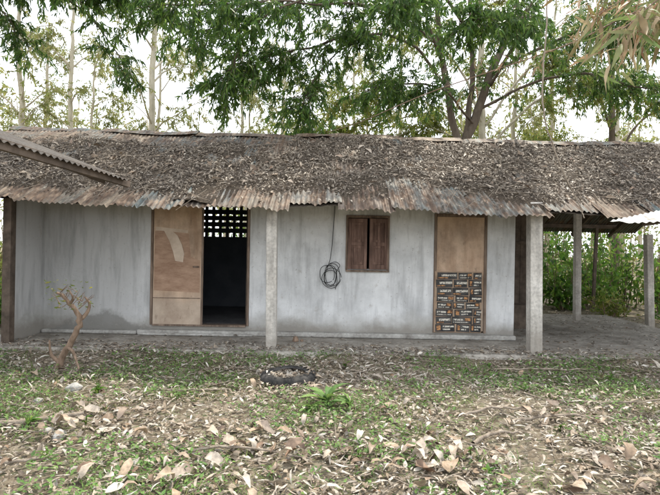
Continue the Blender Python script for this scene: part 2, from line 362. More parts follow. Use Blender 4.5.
# roof timbers
b = B()
for y in (7.45, 8.7, 9.5, 10.3, 11.1, 11.85):
    z = float(slope_z(np.array(y))) - 0.07
    b.beam((-6.4, y, z + .05), (7.7, y, z - .05), 0.05, 0.07)
for x in np.arange(-6.2, 7.7, 1.1):
    b.beam((x, 7.32, float(rz(x, 7.32)) - 0.09), (x, 10.3, float(rz(x, 10.3)) - 0.13), 0.04, 0.06)
    b.beam((x, 10.36, float(rz(x, 10.36)) - 0.13), (x, 11.95, float(rz(x, 11.95)) - 0.13), 0.05, 0.09)
for x in (3.3, 4.4, 5.5, 6.6, 7.6): b.beam((x, 11.96, float(rz(x, 11.96)) - 0.13), (x, 13.6, float(rz(x, 13.6)) - 0.13), 0.05, 0.09)
b.beam((3.2, 13.3, 2.30), (7.7, 13.3, 2.28), .06, .1)
b.make('roof_timbers', [M_wdark], H)

def sheet_grid(x0, w, y0, y1, zf, rows=8, pitch=0.076, amp=0.011, skew=0.0, wob=0.01, seed=0):
    nc = int(round(w / pitch * 8)) + 1; u = np.linspace(0, w, nc); t = np.linspace(0, 1, rows)
    UU, TT = np.meshgrid(u, t); XX = x0 + UU + skew * TT; YY = y0 + (y1 - y0) * TT
    end = np.array([[mn.noise((a * 2.1 + seed, seed * 3.3, 0)) + .5 * mn.noise((a * 9 + seed, seed * 3.3, 5)) for a in u]])
    YY = YY + end * 0.07 * (1 - TT) ** 3
    ZZ = zf(XX, YY) + amp * np.cos(UU / pitch * 2 * math.pi) - 0.075 * np.abs(end) * (1 - TT) ** 6
    ZZ += wob * np.array([[mn.noise((a * 1.3, b_ * 1.3, seed)) for a, b_ in zip(r, s)] for r, s in zip(XX, YY)])
    i = np.arange(rows * nc).reshape(rows, nc)
    Q = np.stack([i[:-1, :-1], i[:-1, 1:], i[1:, 1:], i[1:, :-1]], -1).reshape(-1, 4)
    return np.stack([XX, YY, ZZ], -1).reshape(-1, 3), Q
Vs, Qs, o = [], [], 0
def put(V, Q):
    global o
    Vs.append(V); Qs.append(Q + o); o += len(V)
x = -6.6; i = 0
while x < 7.7:
    w = 0.76 + 0.04; dr = R.uniform(-.03, .012)
    put(*sheet_grid(x, w, 7.04 + R.uniform(-.14, .09), 8.95, lambda a, b_, e=R.uniform(0, .02): rz(a, b_) + e + (i % 2) * 0.006 + dr * np.clip((8.2 - b_) / 1.1, 0, 1), skew=R.uniform(-.04, .04), seed=i))
    put(*sheet_grid(x + .02, w, 8.72 + R.uniform(-.06, .06), 10.40 + R.uniform(-.03, .05), lambda a, b_, e=R.uniform(0.02, .035): rz(a, b_) + e + (i % 2) * 0.006, skew=R.uniform(-.03, .03), seed=i + 50))
    y1 = 12.1 if x < 3.0 else 13.7
    put(*sheet_grid(x + .02, w, 10.36, y1, lambda a, b_, e=R.uniform(0.0, .015): rz(a, b_) + e, seed=i + 90))
    x += 0.745; i += 1
add('corrugated_roof', np_mesh('corrugated_roof', np.concatenate(Vs), np.concatenate(Qs), [M_corr], True), H)
# ridge capping, pieces
Vs, Qs, o = [], [], 0
x = -6.6
while x < 7.4:
    w = R.uniform(1.2, 2.1); e = R.uniform(.03, .10); tl = R.uniform(-.035, .035)
    xs = np.linspace(x, x + w + 0.05, 20); prof = [(-.22, -.10), (-.1, -.035), (-.02, .01), (.03, .01), (.1, -.035), (.22, -.1)]
    V = np.array([[a, 10.38 + p[0] + .015 * math.sin(a * 5), float(rz(a, 10.35)) + e + tl * (a - x) + p[1] + .03 * mn.noise((a * 3, p[0] * 9, 0))] for a in xs for p in prof])
    ii = np.arange(len(xs) * 6).reshape(-1, 6); put(V, np.stack([ii[:-1, :-1], ii[1:, :-1], ii[1:, 1:], ii[:-1, 1:]], -1).reshape(-1, 4)); x += w
add('ridge_capping', np_mesh('ridge_capping', np.concatenate(Vs), np.concatenate(Qs), [M_corr], True), H)

# roof litter
def cov(x, y):
    t = (y - 7.1)
    n = mn.noise((x * 1.1, y * 1.1, 3)) * 0.75 + mn.noise((x * 3.5, y * 2.2, 9)) * 0.65
    lowe = (t - 0.38 - 0.16 * math.sin(x * .8 + .4)) * 1.9
    top = (9.80 + (0.48 if x > -0.8 else 0.0) - y) * 2.5
    return min(lowe, top, 0.60) + n
xs = np.linspace(-6.55, 7.7, 420); ys = np.linspace(7.1, 10.35, 100)
V = []
for y in ys:
    for x in xs:
        c = cov(x, y); V.append((x, y, float(rz(x, y)) + 0.0 + max(-0.05, min(0.045, c * 0.085)) + mn.noise((x * 11, y * 11, 0)) * .015))
ii = np.arange(len(V)).reshape(len(ys), len(xs))
RL = empty('roof_leaf_litter', (0, 8.5, 3))
add('mulch_layer', np_mesh('mulch', np.array(V), np.stack([ii[:-1, :-1], ii[:-1, 1:], ii[1:, 1:], ii[1:, :-1]], -1).reshape(-1, 4), [M_mulch], True), RL)
def rleaves(nm, cnt, l0, l1, w, zj, mat):
    P = []
    while len(P) < cnt:
        x = R.uniform(-6.5, 7.6); y = R.uniform(7.03, 10.4); c = cov(x, y)
        if R.random() < max(0.07, min(1, 0.35 + c * 1.4)): P.append((x, y, float(rz(x, y)) + max(0.012, min(.045, c * .085)) + R.uniform(0.0, zj)))
    P = np.array(P); N = len(P); th = U(0, 2 * math.pi, N)
    d = np.stack([np.cos(th), np.sin(th), 0.5 * np.sin(th) + rng.normal(0, .3, N)], 1)
    nn = nrmz(np.stack([rng.normal(0, .5, N), -0.45 + rng.normal(0, .5, N), np.ones(N)], 1))
    L = U(l0, l1, N)
    V, Q = leaf_geo(P, d, nn, L, L * U(*w, N), U(-.15, .3, N), U(-.3, .8, N), 'fast')
    add(nm, np_mesh(nm, V, Q, [mat]), RL)
rleaves('dry_leaves', 17000, .045, .11, (.18, .40), .03, M_rlit)
rleaves('leaf_bits', 20000, .02, .05, (.2, .6), .035, M_rlit)
rleaves('broad_leaves', 420, .09, .18, (.3, .5), .05, M_rlitb)
# twigs on the roof
tb = Tubes()
for _ in range(420):
    x = R.uniform(-6, 7); y = R.uniform(7.3, 10.1); a = R.uniform(0, 6.28); l = R.uniform(.15, .8)
    p = [(x + math.cos(a) * l * t + R.uniform(-.01, .01), y + math.sin(a) * l * t, 0) for t in (0, .5, 1)]
    p = [(q[0], q[1], float(rz(q[0], min(10.3, q[1]))) + .06 + R.uniform(0, .04)) for q in p]
    tb.add(p, (R.uniform(.002, .006), .002), 4)
add('twigs', tb.mesh('roof_twigs', M_btwig), RL)

# left door leaf (plywood)
dp = empty('plywood_door', (-2.56, 8.42, 0.25)); dp.parent = H; dp.matrix_parent_inverse = Matrix.Translation(-H.location)
b = B()
b.box(-2.97, -2.135, 8.385, 8.425, 0.26, 2.26, 0)
b.make('leaf', [M_ply], dp, 0.004)
b = B()  # nailed brown panel + torn pale veneer
b.poly([(-2.95, 8.3825, 1.83), (-2.955, 8.3825, .83), (-2.185, 8.3825, .80), (-2.18, 8.3825, 1.34), (-2.34, 8.3825, 1.40), (-2.38, 8.3825, 1.79), (-2.62, 8.3825, 1.84)], 1)
b.poly([(-2.80, 8.380, 1.84), (-2.70, 8.370, 1.66), (-2.63, 8.362, 1.47), (-2.60, 8.375, 1.33), (-2.47, 8.380, 1.31), (-2.45, 8.374, 1.45), (-2.49, 8.372, 1.60), (-2.57, 8.376, 1.76), (-2.66, 8.380, 1.83)])
b.poly([(-2.93, 8.380, 1.90), (-2.935, 8.380, 1.84), (-2.40, 8.380, 1.80), (-2.39, 8.380, 1.85)])
b.make('torn_veneer', [M_torn, M_core], dp)
b = B(); b.box(-2.16, -2.13, 8.375, 8.384, .26, 2.26); b.box(-2.965, -2.17, 8.375, 8.384, .70, .712)
b.box(-2.30, -2.2, 8.37, 8.384, 1.22, 1.25)
b.make('edge_strip', [M_frame], dp)
b = B(); b.box(-3.015, -2.975, 8.375, 8.5, .25, 2.3); b.box(-1.39, -1.352, 8.385, 8.5, .25, 2.3); b.box(-3.015, -1.352, 8.378, 8.5, 2.262, 2.31)
b.box(-2.97, -1.40, 8.36, 8.52, .235, .262)
b.make('door_frame', [M_frame], H, .004)
b = B(); b.box(-2.18, -1.42, 8.53, 8.565, 0.27, 2.24, 0, Matrix.Rotation(math.radians(-84), 3, 'Z'), (-1.42, 8.54, 0)); b.make('open_door_leaf', [M_wdark], H)
# right door
dd = empty('patched_door', (2.2, 8.42, 0.2)); dd.parent = H; dd.matrix_parent_inverse = Matrix.Translation(-H.location)
b = B(); b.box(1.80, 2.60, 8.395, 8.43, .23, 2.15); b.make('leaf', [M_ply], dd, .004)
b = B(); b.box(1.755, 1.80, 8.375, 8.5, .2, 2.2); b.box(2.60, 2.645, 8.375, 8.5, .2, 2.2); b.box(1.755, 2.645, 8.377, 8.5, 2.15, 2.205)
b.make('frame', [M_frame], dd, .004)
b = B()
b.box(1.77, 2.56, 8.362, 8.369, .21, 1.235, 3)
b.box(1.76, 1.83, 8.3585, 8.3615, .55, .80, 3)
z0 = .222
for r in range(8):
    h = R.uniform(.11, .135); x0 = 1.785 + R.uniform(0, .03); c = 0
    while x0 < 2.5:
        w = min(R.uniform(.20, .36), 2.575 - x0); y = 8.356 + R.uniform(-.003, .002)
        rt = Matrix.Rotation(R.uniform(-.05, .05), 3, 'Y'); pv = (x0 + w / 2, y, z0 + h / 2)
        b.box(x0, x0 + w - R.uniform(.008, .03), y, 8.3615, z0, z0 + h - .006, 0, rt, pv)
        if w > .12:
            s_ = R.choice((0, 1, 2)); f0, f1 = y - .002, y - .0005
            if s_ == 0:
                b.box(x0 + .02, x0 + w * .55, f0, f1, z0 + h * .45, z0 + h * .68, 1, rt, pv); b.box(x0 + .02, x0 + w * .8, f0, f1, z0 + h * .18, z0 + h * .28, 1, rt, pv); b.box(x0 + w * .62, x0 + w * .88, f0, f1, z0 + h * .42, z0 + h * .8, 2, rt, pv)
            elif s_ == 1:
                b.box(x0 + w * .2, x0 + w * .9, f0, f1, z0 + h * .4, z0 + h * .68, 1, rt, pv); b.box(x0 + .015, x0 + w * .5, f0, f1, z0 + h * .12, z0 + h * .27, 2, rt, pv)
            else:
                b.box(x0 + .02, x0 + w * .25, f0, f1, z0 + h * .2, z0 + h * .8, 2, rt, pv); b.box(x0 + w * .35, x0 + w * .88, f0, f1, z0 + h * .55, z0 + h * .75, 1, rt, pv); b.box(x0 + w * .35, x0 + w * .7, f0, f1, z0 + h * .22, z0 + h * .38, 1, rt, pv)
        x0 += w
    z0 += h + .001
    if z0 > 1.12: break
b.make('printed_cardboard', [M_cb, M_cw, M_co, M_ck], dd)
# window
wi = empty('shuttered_window', (.63, 8.4, 1.25)); wi.parent = H; wi.matrix_parent_inverse = Matrix.Translation(-H.location)
b = B()
b.box(.265, .30, 8.365, 8.5, 1.23, 2.15); b.box(.965, 1.0, 8.365, 8.5, 1.23, 2.15); b.box(.30, .965, 8.367, 8.5, 2.105, 2.15); b.box(.27, 1.0, 8.345, 8.5, 1.20, 1.23)
b.make('frame', [M_frame], wi, .004)
def shutter(x0, x1, ang, pivx, nm):
    b = B(); rot = Matrix.Rotation(ang, 3, 'Z'); pv = (pivx, 8.37, 1.6); z0, z1 = 1.245, 2.095
    def q(a, c, y0, y1, e, f): b.box(a, c, y0, y1, e, f, 0, rot, pv)
    q(x0, x0 + .055, 8.35, 8.385, z0, z1); q(x1 - .055, x1, 8.35, 8.385, z0, z1)
    for e, f in ((z0, z0 + .08), (z1 - .07, z1), (1.64, 1.70)): q(x0 + .055, x1 - .055, 8.352, 8.383, e, f)
    q(x0 + .055, x1 - .055, 8.372, 8.380, z0 + .08, 1.64); q(x0 + .055, x1 - .055, 8.372, 8.380, 1.70, z1 - .07)
    q(x0 + .095, x1 - .095, 8.360, 8.3715, z0 + .12, 1.60); q(x0 + .095, x1 - .095, 8.360, 8.3715, 1.74, z1 - .11)
    b.make(nm, [M_shut], wi, .004)
shutter(.302, .622, math.radians(-6), .302, 'shutter_a'); shutter(.646, .962, math.radians(14), .962, 'shutter_b')
# cable
ca = Tubes()
ca.add(spline([(.10, 8.36, 2.78), (.07, 8.36, 2.3), (.05, 8.37, 1.9), (.03, 8.36, 1.6), (0.0, 8.35, 1.38), (-.06, 8.35, 1.2)], 30), .0055, 5)
for j in range(5):
    cx, cz, rx, rzz = .0 + R.uniform(-.05, .05), 1.13 + R.uniform(-.05, .05), R.uniform(.09, .15), R.uniform(.12, .19)
    ph = R.uniform(0, 6)
    ca.add([(cx + rx * math.cos(a + ph) * (1 + .12 * math.sin(2 * a + j)), 8.35 + .01 * math.sin(3 * a + j), cz + rzz * math.sin(a + ph)) for a in np.linspace(0, 6.1, 36)], .0055, 5)
ca.add(spline([(.0, 8.36, 1.33), (.1, 8.35, 1.36), (.17, 8.35, 1.3), (.12, 8.35, 1.2), (.13, 8.36, 1.02), (.10, 8.36, .9)], 20), .0055, 5)
add('cable_coil', ca.mesh('cable_coil', M_cable), H)

# ------------------------------------------------------------------ neighbouring shed (left)
S = empty('neighbouring_shed', (-4, 4.5, 0))
Bp = np.array([-2.42, 5.6, 2.31]); Dp = np.array([-2.95, 3.2, 2.45])
def shz(x, y):
    ex = Bp[0] + (Dp[0] - Bp[0]) * (5.6 - y) / 2.4; return 2.31 + (5.6 - y) * 0.058 + (ex - x) * 0.37
rows = 10; nc = 260
tt, uu = np.meshgrid(np.linspace(0, 1, nc), np.linspace(0, 4.5, rows))
YY = 5.72 - 2.6 * tt; EX = Bp[0] + (Dp[0] - Bp[0]) * (5.6 - YY) / 2.4; XX = EX + .08 - uu
ZZ = shz(XX, YY) + .05 + .011 * np.cos(YY / .076 * 6.283)
ii = np.arange(rows * nc).reshape(rows, nc)
add('corrugated_roof', np_mesh('shed_roof', np.stack([XX, YY, ZZ], -1).reshape(-1, 3), np.stack([ii[:-1, :-1], ii[:-1, 1:], ii[1:, 1:], ii[1:, :-1]], -1).reshape(-1, 4), [M_corrd], True), S)
b = B()
b.beam(tuple(Bp + [.04, .25, -.0]), tuple(Dp + [.04, 0, 0]), .05, .09)
b.beam((-2.5, 5.5, 2.27 + .04), (-6.4, 5.5, shz(-6.4, 5.5) - .03), .06, .10)
b.beam((-3.0, 3.4, 2.40), (-6.6, 3.4, shz(-6.6, 3.4) - .03), .06, .10)
b.box(-4.75, -4.6, 5.42, 5.56, -.1, 3.1); b.box(-5.2, -5.05, 3.3, 3.44, -.1, 3.2); b.box(-6.5, -6.38, 5.42, 5.56, -.1, 3.7); b.box(-6.7, -6.55, 3.3, 3.44, -.1, 3.8)
b.make('timber_frame', [M_wdark], S)
# right lean-to
S2 = empty('lean_to_shelter', (5, 6, 0))
A = np.array([[3.45, 6.15, 1.99], [6.2, 6.7, 2.58], [6.2, 5.2, 2.10], [3.55, 5.85, 1.95]])
nu, nv = 160, 8; V = []
for j in range(nv):
    for i in range(nu):
        s_, t_ = i / (nu - 1), j / (nv - 1)
        p = (A[3] * (1 - s_) + A[2] * s_) * (1 - t_) + (A[0] * (1 - s_) + A[1] * s_) * t_
        V.append(p + np.array([0, 0, .009 * math.cos(p[0] / .076 * 6.283)]))
ii = np.arange(nu * nv).reshape(nv, nu)
add('roof_sheet', np_mesh('pale_sheet', np.array(V), np.stack([ii[:-1, :-1], ii[:-1, 1:], ii[1:, 1:], ii[1:, :-1]], -1).reshape(-1, 4), [M_corrp], True), S2)
b = B(); b.beam((3.8, 6.05, 1.95), (6.2, 6.1, 2.33), .04, .05); b.box(5.6, 5.7, 6.05, 6.15, -.1, 2.25); b.box(6.1, 6.2, 5.2, 5.3, -.1, 2.0); b.box(5.2, 5.28, 6.3, 6.38, -.1, 2.2)
b.make('poles', [M_wdark], S2)

# ------------------------------------------------------------------ ground litter
def on_slab(x, y): return (x > -5.35) & (x < 6.65) & (y > 7.15) & (y < 11.95)
def surf(x, y): return np.where(on_slab(x, y), 0.103, gz(x, y) + 0.012)
LL = empty('leaf_litter', (0, 5, 0))
def litter(name, n, xr, yr, L0, L1, wr, mat, prof, tilt=.22, zj=.03, keep=None, xy=None, curl=(-.12, .25)):
    if xy is not None: x, y = xy
    else:
        x = U(*xr, n); y = U(*yr, n)
    if keep is not None: m = keep(x, y); x, y = x[m], y[m]
    n = len(x); th = U(0, 6.283, n)
    P = np.stack([x, y, surf(x, y) + U(0.002, zj, n)], 1)
    d = np.stack([np.cos(th), np.sin(th), rng.normal(0, tilt, n)], 1)
    nn = np.stack([rng.normal(0, tilt, n), rng.normal(0, tilt, n), np.ones(n)], 1)
    L = U(L0, L1, n); V, Q = leaf_geo(P, d, nn, L, L * U(*wr, n), U(*curl, n), U(-.2, .6, n), prof)
    V[:, 2] = np.maximum(V[:, 2], surf(V[:, 0], V[:, 1]) * 1.0 - .004)
    add(name, np_mesh(name, V, Q, [mat], False), LL)
nf = lambda s, k, x, y: np.array([mn.noise((a * s, b_ * s, k)) for a, b_ in zip(x, y)])
litter('small_leaves', 26000, (-6.5, 7), (1.6, 7.18), .03, .10, (.22, .5), M_lit, 'lance', .3, keep=lambda x, y: (nf(.9, 5, x, y) > -.18 + U(-.25, .25, len(x))))
litter('narrow_leaves', 7500, (-6, 6.5), (1.6, 7.18), .06, .15, (.10, .20), M_litn, 'lance', .22, .05, keep=lambda x, y: (nf(.8, 15, x, y) > -.10 + U(-.3, .3, len(x))))
litter('chips', 34000, (-5.5, 6.5), (1.6, 7.18), .012, .045, (.3, .7), M_lit, 'fast')
hp = ((.75, 3.75, .26, 46), (-.45, 3.95, .3, 34), (-2.0, 4.3, .25, 20), (2.6, 4.9, .35, 22), (-1.2, 3.2, .25, 18), (1.9, 3.5, .25, 18), (-2.9, 3.6, .3, 18))
cx = np.concatenate([rng.normal(h[0], h[2], h[3]) for h in hp]); cy = np.concatenate([rng.normal(h[1], h[2] * .8, h[3]) for h in hp])
litter('broad_leaf_heaps', 0, None, None, .08, .18, (.35, .6), M_litb, 'oval', .4, .09, xy=(cx, cy), curl=(-.25, .4))
litter('broad_leaves', 480, (-5.5, 6.5), (1.6, 6.9), .07, .17, (.32, .55), M_litb, 'oval', .35, .05, keep=lambda x, y: (rng.random(len(x)) < np.clip(1.2 - (y - 3) * .28, .12, 1)), curl=(-.25, .4))
litter('slab_edge_leaves', 5200, (-5.3, 6.6), (7.14, 7.75), .03, .10, (.2, .5), M_lit, 'fast', .15, .02, keep=lambda x, y: rng.random(len(x)) < np.clip(1.1 - (y - 7.14) * 1.6 - (x > 3.3) * .2, .06, 1))
litter('slab_leaves', 4200, (-4.7, 6.6), (7.4, 11.8), .03, .10, (.2, .5), M_lit, 'fast', .12, .015, keep=lambda x, y: (y < 8.3) & (rng.random(len(x)) < .4) | (x > 3.2))
litter('outer_leaves', 14000, (-16, 18), (7.0, 24), .06, .16, (.25, .5), M_lit, 'fast', .2, .03, keep=lambda x, y: ~((x > -5.3) & (x < 6.6) & (y < 12)))
litter('near_leaves', 6000, (-8, 8), (-4, 1.6), .05, .13, (.25, .5), M_lit, 'fast')
tb = Tubes()
for _ in range(1000):
    x = R.uniform(-5.5, 6.5); y = R.uniform(2, 7.1); a = R.uniform(0, 6.28); l = R.uniform(.1, .6); k_ = R.uniform(-.3, .3)
    p = [(x + math.cos(a + k_ * t) * l * t, y + math.sin(a + k_ * t) * l * t) for t in (0, .5, 1)]
    tb.add([(q[0], q[1], float(gz(q[0], min(q[1], 7.1))) + .03 + R.uniform(0, .025)) for q in p], (R.uniform(.002, .007), .0015), 4)
add('twigs', tb.mesh('ground_twigs', M_btwig), LL)

# grass & weeds
def patch(x, y): return nf(.75, 21, x, y) + .6 * nf(2.3, 31, x, y) + .45 * nf(6, 33, x, y) + .12 * np.exp(-((x + 1.8) / 1.5) ** 2) + .10 * np.exp(-((x - 1.6) / 1.2) ** 2 - ((y - 4.6) / .9) ** 2) - .08 * np.clip((4.0 - y), 0, 1)
n = 64000; x = U(-6, 7, n); y = U(2.0, 7.16, n); m = (patch(x, y) > .07 + U(-.08, .2, n)); x, y = x[m], y[m]; n = len(x)
th = U(0, 6.28, n); P = np.stack([x, y, gz(x, y)], 1); d = np.stack([np.cos(th) * .7, np.sin(th) * .7, U(.3, 1.1, n)], 1)
V, Q = leaf_geo(P, d, np.stack([-np.cos(th), -np.sin(th), np.ones(n) * .5], 1), U(.04, .13, n), U(.004, .009, n), U(.1, .5, n), U(0, .4, n), 'blade')
add('grass', np_mesh('grass', V, Q, [M_grass]))
n = 50000; x = U(-6, 7, n); y = U(2.0, 7.16, n); m = (patch(x + .3, y) > .04 + U(-.08, .22, n)); x, y = x[m], y[m]; n = len(x)
th = U(0, 6.28, n); P = np.stack([x, y, gz(x, y) + U(.02, .08, n)], 1); d = np.stack([np.cos(th), np.sin(th), U(-.1, .7, n)], 1)
V, Q = leaf_geo(P, d, np.stack([rng.normal(0, .3, n), rng.normal(0, .3, n), np.ones(n)], 1), U(.02, .06, n), U(.012, .028, n), U(-.1, .15, n), U(0, .5, n), 'fast')
add('weeds', np_mesh('weeds', V, Q, [M_weed]))

def plant(name, x, y, nl, L0, L1, wr, mat, up=(.2, 1.0), stem=.0, seed=0):
    e = empty(name, (x, y, float(gz(x, y))))
    th = U(0, 6.28, nl); h = U(0, max(stem, .01), nl)
    P = np.stack([x + .05 * h * np.cos(th * 3), y + .05 * h * np.sin(th * 3), gz(x, y) + .02 + h], 1)
    d = np.stack([np.cos(th), np.sin(th), U(*up, nl)], 1); L = U(L0, L1, nl)
    V, Q = leaf_geo(P, d, np.stack([rng.normal(0, .2, nl), rng.normal(0, .2, nl), np.ones(nl)], 1), L, L * U(*wr, nl), U(.05, .25, nl), U(.1, .5, nl), 'lance')
    add('leaves', np_mesh(name + '_l', V, Q, [mat]), e)
    t = Tubes(); t.add([(x, y, float(gz(x, y)) - .02), (x + .01, y, float(gz(x, y)) + .03 + stem)], (.008, .004), 5); add('stem', t.mesh(name + '_s', M_bush), e)
plant('broadleaf_plant', .0, 5.0, 12, .16, .30, (.28, .42), M_weed, (.0, .45), .08); plant('broadleaf_plant', .22, 4.85, 9, .12, .24, (.28, .42), M_weed, (.0, .5), .06); plant('broadleaf_plant', -.16, 4.8, 7, .10, .2, (.28, .42), M_weed, (.0, .5), .05)
plant('broadleaf_plant', -4.9, 6.6, 30, .18, .36, (.25, .35), M_bush, (.2, 1.4), .3)
for _ in range(26):
    plant('broadleaf_plant', R.uniform(-4.5, 5), R.uniform(2.8, 6.8), R.randint(4, 9), .04, R.uniform(.07, .13), (.35, .55), M_bush, (.0, .7), R.uniform(.02, .07))

# tyre
ty = empty('old_tyre', (-.47, 5.95, 0)); t = []
prof = [(.20, .01), (.235, 0.0), (.30, .005), (.325, .03), (.33, .07), (.325, .115), (.30, .14), (.24, .145), (.205, .135), (.195, .125), (.215, .115), (.29, .10), (.30, .07), (.29, .04), (.21, .025)]
V = []; ns = 72
for i in range(ns):
    a = i * 2 * math.pi / ns
    for j, (r, z) in enumerate(prof):
        rr = (r + (.006 if i % 2 and j in (3, 4, 5) else 0)) * 1.0
        V.append((-.47 + rr * math.cos(a), 5.95 + rr * math.sin(a), z * 1.0 - .035 + .012 * math.sin(a + 1) + .004 * math.sin(a * 5)))
k_ = len(prof); Q = [[i * k_ + j, ((i + 1) % ns) * k_ + j, ((i + 1) % ns) * k_ + (j + 1) % k_, i * k_ + (j + 1) % k_] for i in range(ns) for j in range(k_)]
add('casing', np_mesh('tyre', np.array(V), np.array(Q), [M_tyre], False), ty)
n = 560; r = np.sqrt(U(0, 1, n)) * .23; a = U(0, 6.28, n); P = np.stack([-.47 + r * np.cos(a), 5.95 + r * np.sin(a), .03 + U(0, .06, n)], 1)
r2 = U(.22, .42, 160); a2 = U(0, 6.28, 160); P = np.vstack([P, np.stack([-.47 + r2 * np.cos(a2), 5.95 + r2 * np.sin(a2), np.where(r2 < .32, .12, .03) + U(0, .01, 160)], 1)]); n = len(P)
th = U(0, 6.28, n); V, Q = leaf_geo(P, np.stack([np.cos(th), np.sin(th), rng.normal(0, .15, n)], 1), np.stack([rng.normal(0, .25, n), rng.normal(0, .25, n), np.ones(n)], 1), U(.03, .09, n), U(.012, .035, n), U(0, .2, n), U(0, .5, n), 'lance')
add('leaves_inside', np_mesh('tl', V, Q, [M_lit]), ty)

# dead shrub
ds = empty('dead_shrub', (-3.34, 6.2, 0)); tb = Tubes()
tb.add(spline([(-3.36, 6.2, -.05), (-3.33, 6.2, .12), (-3.22, 6.2, .34), (-3.10, 6.18, .55), (-3.09, 6.17, .68), (-3.2, 6.16, .85), (-3.34, 6.14, .99)], 26) + rng.normal(0, .006, (26, 3)), (.055, .042, .038, .034, .032, .024, .016), 9)
tb.add(spline([(-3.12, 6.18, .62), (-3.02, 6.2, .72), (-2.99, 6.22, .84), (-3.05, 6.22, .93)], 10), (.032, .02, .011), 7)
tb.add(spline([(-3.2, 6.16, .85), (-3.14, 6.1, .93), (-3.16, 6.05, 1.03)], 8), (.02, .013, .006), 6)
tb.add(spline([(-3.33, 6.2, .1), (-3.42, 6.15, .22), (-3.44, 6.14, .4)], 8), (.03, .018, .009), 6)
tb.add(spline([(-3.25, 6.2, .3), (-3.12, 6.1, .26), (-3.0, 6.0, .08)], 8), (.022, .018, .01), 6)
for _ in range(22):
    s_ = Vector((R.uniform(-3.35, -3.0), 6.15, R.uniform(.75, 1.0))); e_ = s_ + Vector((R.uniform(-.18, .18), R.uniform(-.1, .1), R.uniform(.03, .2)))
    tb.add([tuple(s_), tuple((s_ + e_) / 2 + Vector((.01, 0, .01))), tuple(e_)], (.006, .002), 4)
add('stem', tb.mesh('dead_shrub_stem', M_bdead), ds)
n = 70; P = np.stack([U(-3.5, -2.95, n), U(6.05, 6.25, n), U(.78, 1.15, n)], 1); th = U(0, 6.28, n)
V, Q = leaf_geo(P, np.stack([np.cos(th), np.sin(th), U(-.6, .4, n)], 1), rng.normal(0, 1, (n, 3)), U(.03, .08, n), U(.01, .025, n), U(0, .2, n), U(0, .4, n), 'lance')
add('leaves', np_mesh('dsl', V, Q, [M_foly]), ds)

# fallen branches, rocks
def fallen(pts, r):
    t = Tubes(); t.add(spline([(p[0], p[1], float(gz(p[0], p[1])) + .035 + p[2]) for p in pts], 14) + rng.normal(0, .006, (14, 3)), r, 7); o_ = add('fallen_branch', t.mesh('fb', M_btwig))
fallen([(-3.3, 4.25, 0), (-2.9, 4.3, .02), (-2.45, 4.42, 0), (-2.2, 4.5, .02)], (.03, .028, .02))
fallen([(1.3, 4.75, 0), (1.7, 4.85, .03), (2.2, 4.8, 0)], (.014, .012, .007))
fallen([(1.7, 4.6, 0), (2.3, 4.72, .02), (2.9, 4.7, 0)], (.016, .013, .008))
fallen([(-2.6, 3.6, 0), (-2.2, 3.5, .02), (-1.9, 3.65, 0)], (.016, .012, .008))
fallen([(2.2, 6.6, 0), (2.9, 6.5, .03), (3.6, 6.62, 0)], (.012, .01, .006))
fallen([(1.2, 4.1, 0), (1.45, 4.3, .03), (1.7, 4.35, 0)], (.02, .016, .01)); fallen([(-1.9, 5.6, 0), (-1.4, 5.5, .02), (-1.1, 5.6, 0)], (.012, .01, .006))
fallen([(-1.2, 3.7, 0), (-.7, 3.85, .03), (-.1, 3.75, 0)], (.012, .01, .006)); fallen([(2.5, 5.4, 0), (3.2, 5.3, .02), (3.9, 5.5, 0)], (.014, .01, .006))
import bmesh
def rock(x, y, s, z=None, flat=.6, mat=M_rock, name='rock'):
    bm = bmesh.new(); bmesh.ops.create_icosphere(bm, subdivisions=3, radius=1)
    sd = R.uniform(0, 50)
    for v in bm.verts:
        f = 1 + .35 * mn.noise(v.co * 1.3 + Vector((sd, 0, 0))) + .1 * mn.noise(v.co * 4 + Vector((sd, 0, 0)))
        v.co = Vector((v.co.x * s * f, v.co.y * s * f * .8, v.co.z * s * f * flat))
    me = bpy.data.meshes.new(name); bm.to_mesh(me); bm.free(); me.materials.append(mat)
    o_ = add(name, me, None, True); o_.location = (x, y, (float(gz(x, y)) if z is None else z) + s * flat * .45); o_.rotation_euler[2] = R.uniform(0, 6)
for p in ((-2.75, 5.4, .08), (-2.2, 4.1, .07), (-2.35, 4.2, .05), (-1.6, 4.3, .04), (-2.9, 5.0, .05), (3.0, 5.6, .05), (-3.0, 3.9, .06), (1.2, 3.2, .04)): rock(*p)
rock(-.52, 7.9, .055, .1, 1.1, M_bdead, 'clod'); rock(-.42, 7.92, .03, .1, .8, M_bdead, 'clod')

# ------------------------------------------------------------------ trees
class Foliage:
    def __init__(s): s.P = []; s.D = []; s.L = []
    def along(s, pts, cnt, L0, L1, droop=.7, spread=.02):
        pts = np.asarray(pts); u = rng.random(cnt) * (len(pts) - 1.001); i = u.astype(int); f = (u - i)[:, None]
        p = pts[i] * (1 - f) + pts[i + 1] * f + rng.normal(0, spread, (cnt, 3))
        ax = nrmz(pts[i + 1] - pts[i]); dv = ax * .5 + rng.normal(0, .55, (cnt, 3)); dv[:, 2] -= droop
        s.P.append(p); s.D.append(dv); s.L.append(U(L0, L1, cnt))
    def mesh(s, name, mat, wr=(.17, .28), prof='fast'):
        P = np.concatenate(s.P); D = np.concatenate(s.D); L = np.concatenate(s.L); n = len(P)
        V, Q = leaf_geo(P, D, rng.normal(0, .8, (n, 3)) + [0, 0, .6], L, L * U(*wr, n), U(-.05, .2, n), U(.05, .5, n), prof)
        return np_mesh(name, V, Q, [mat])

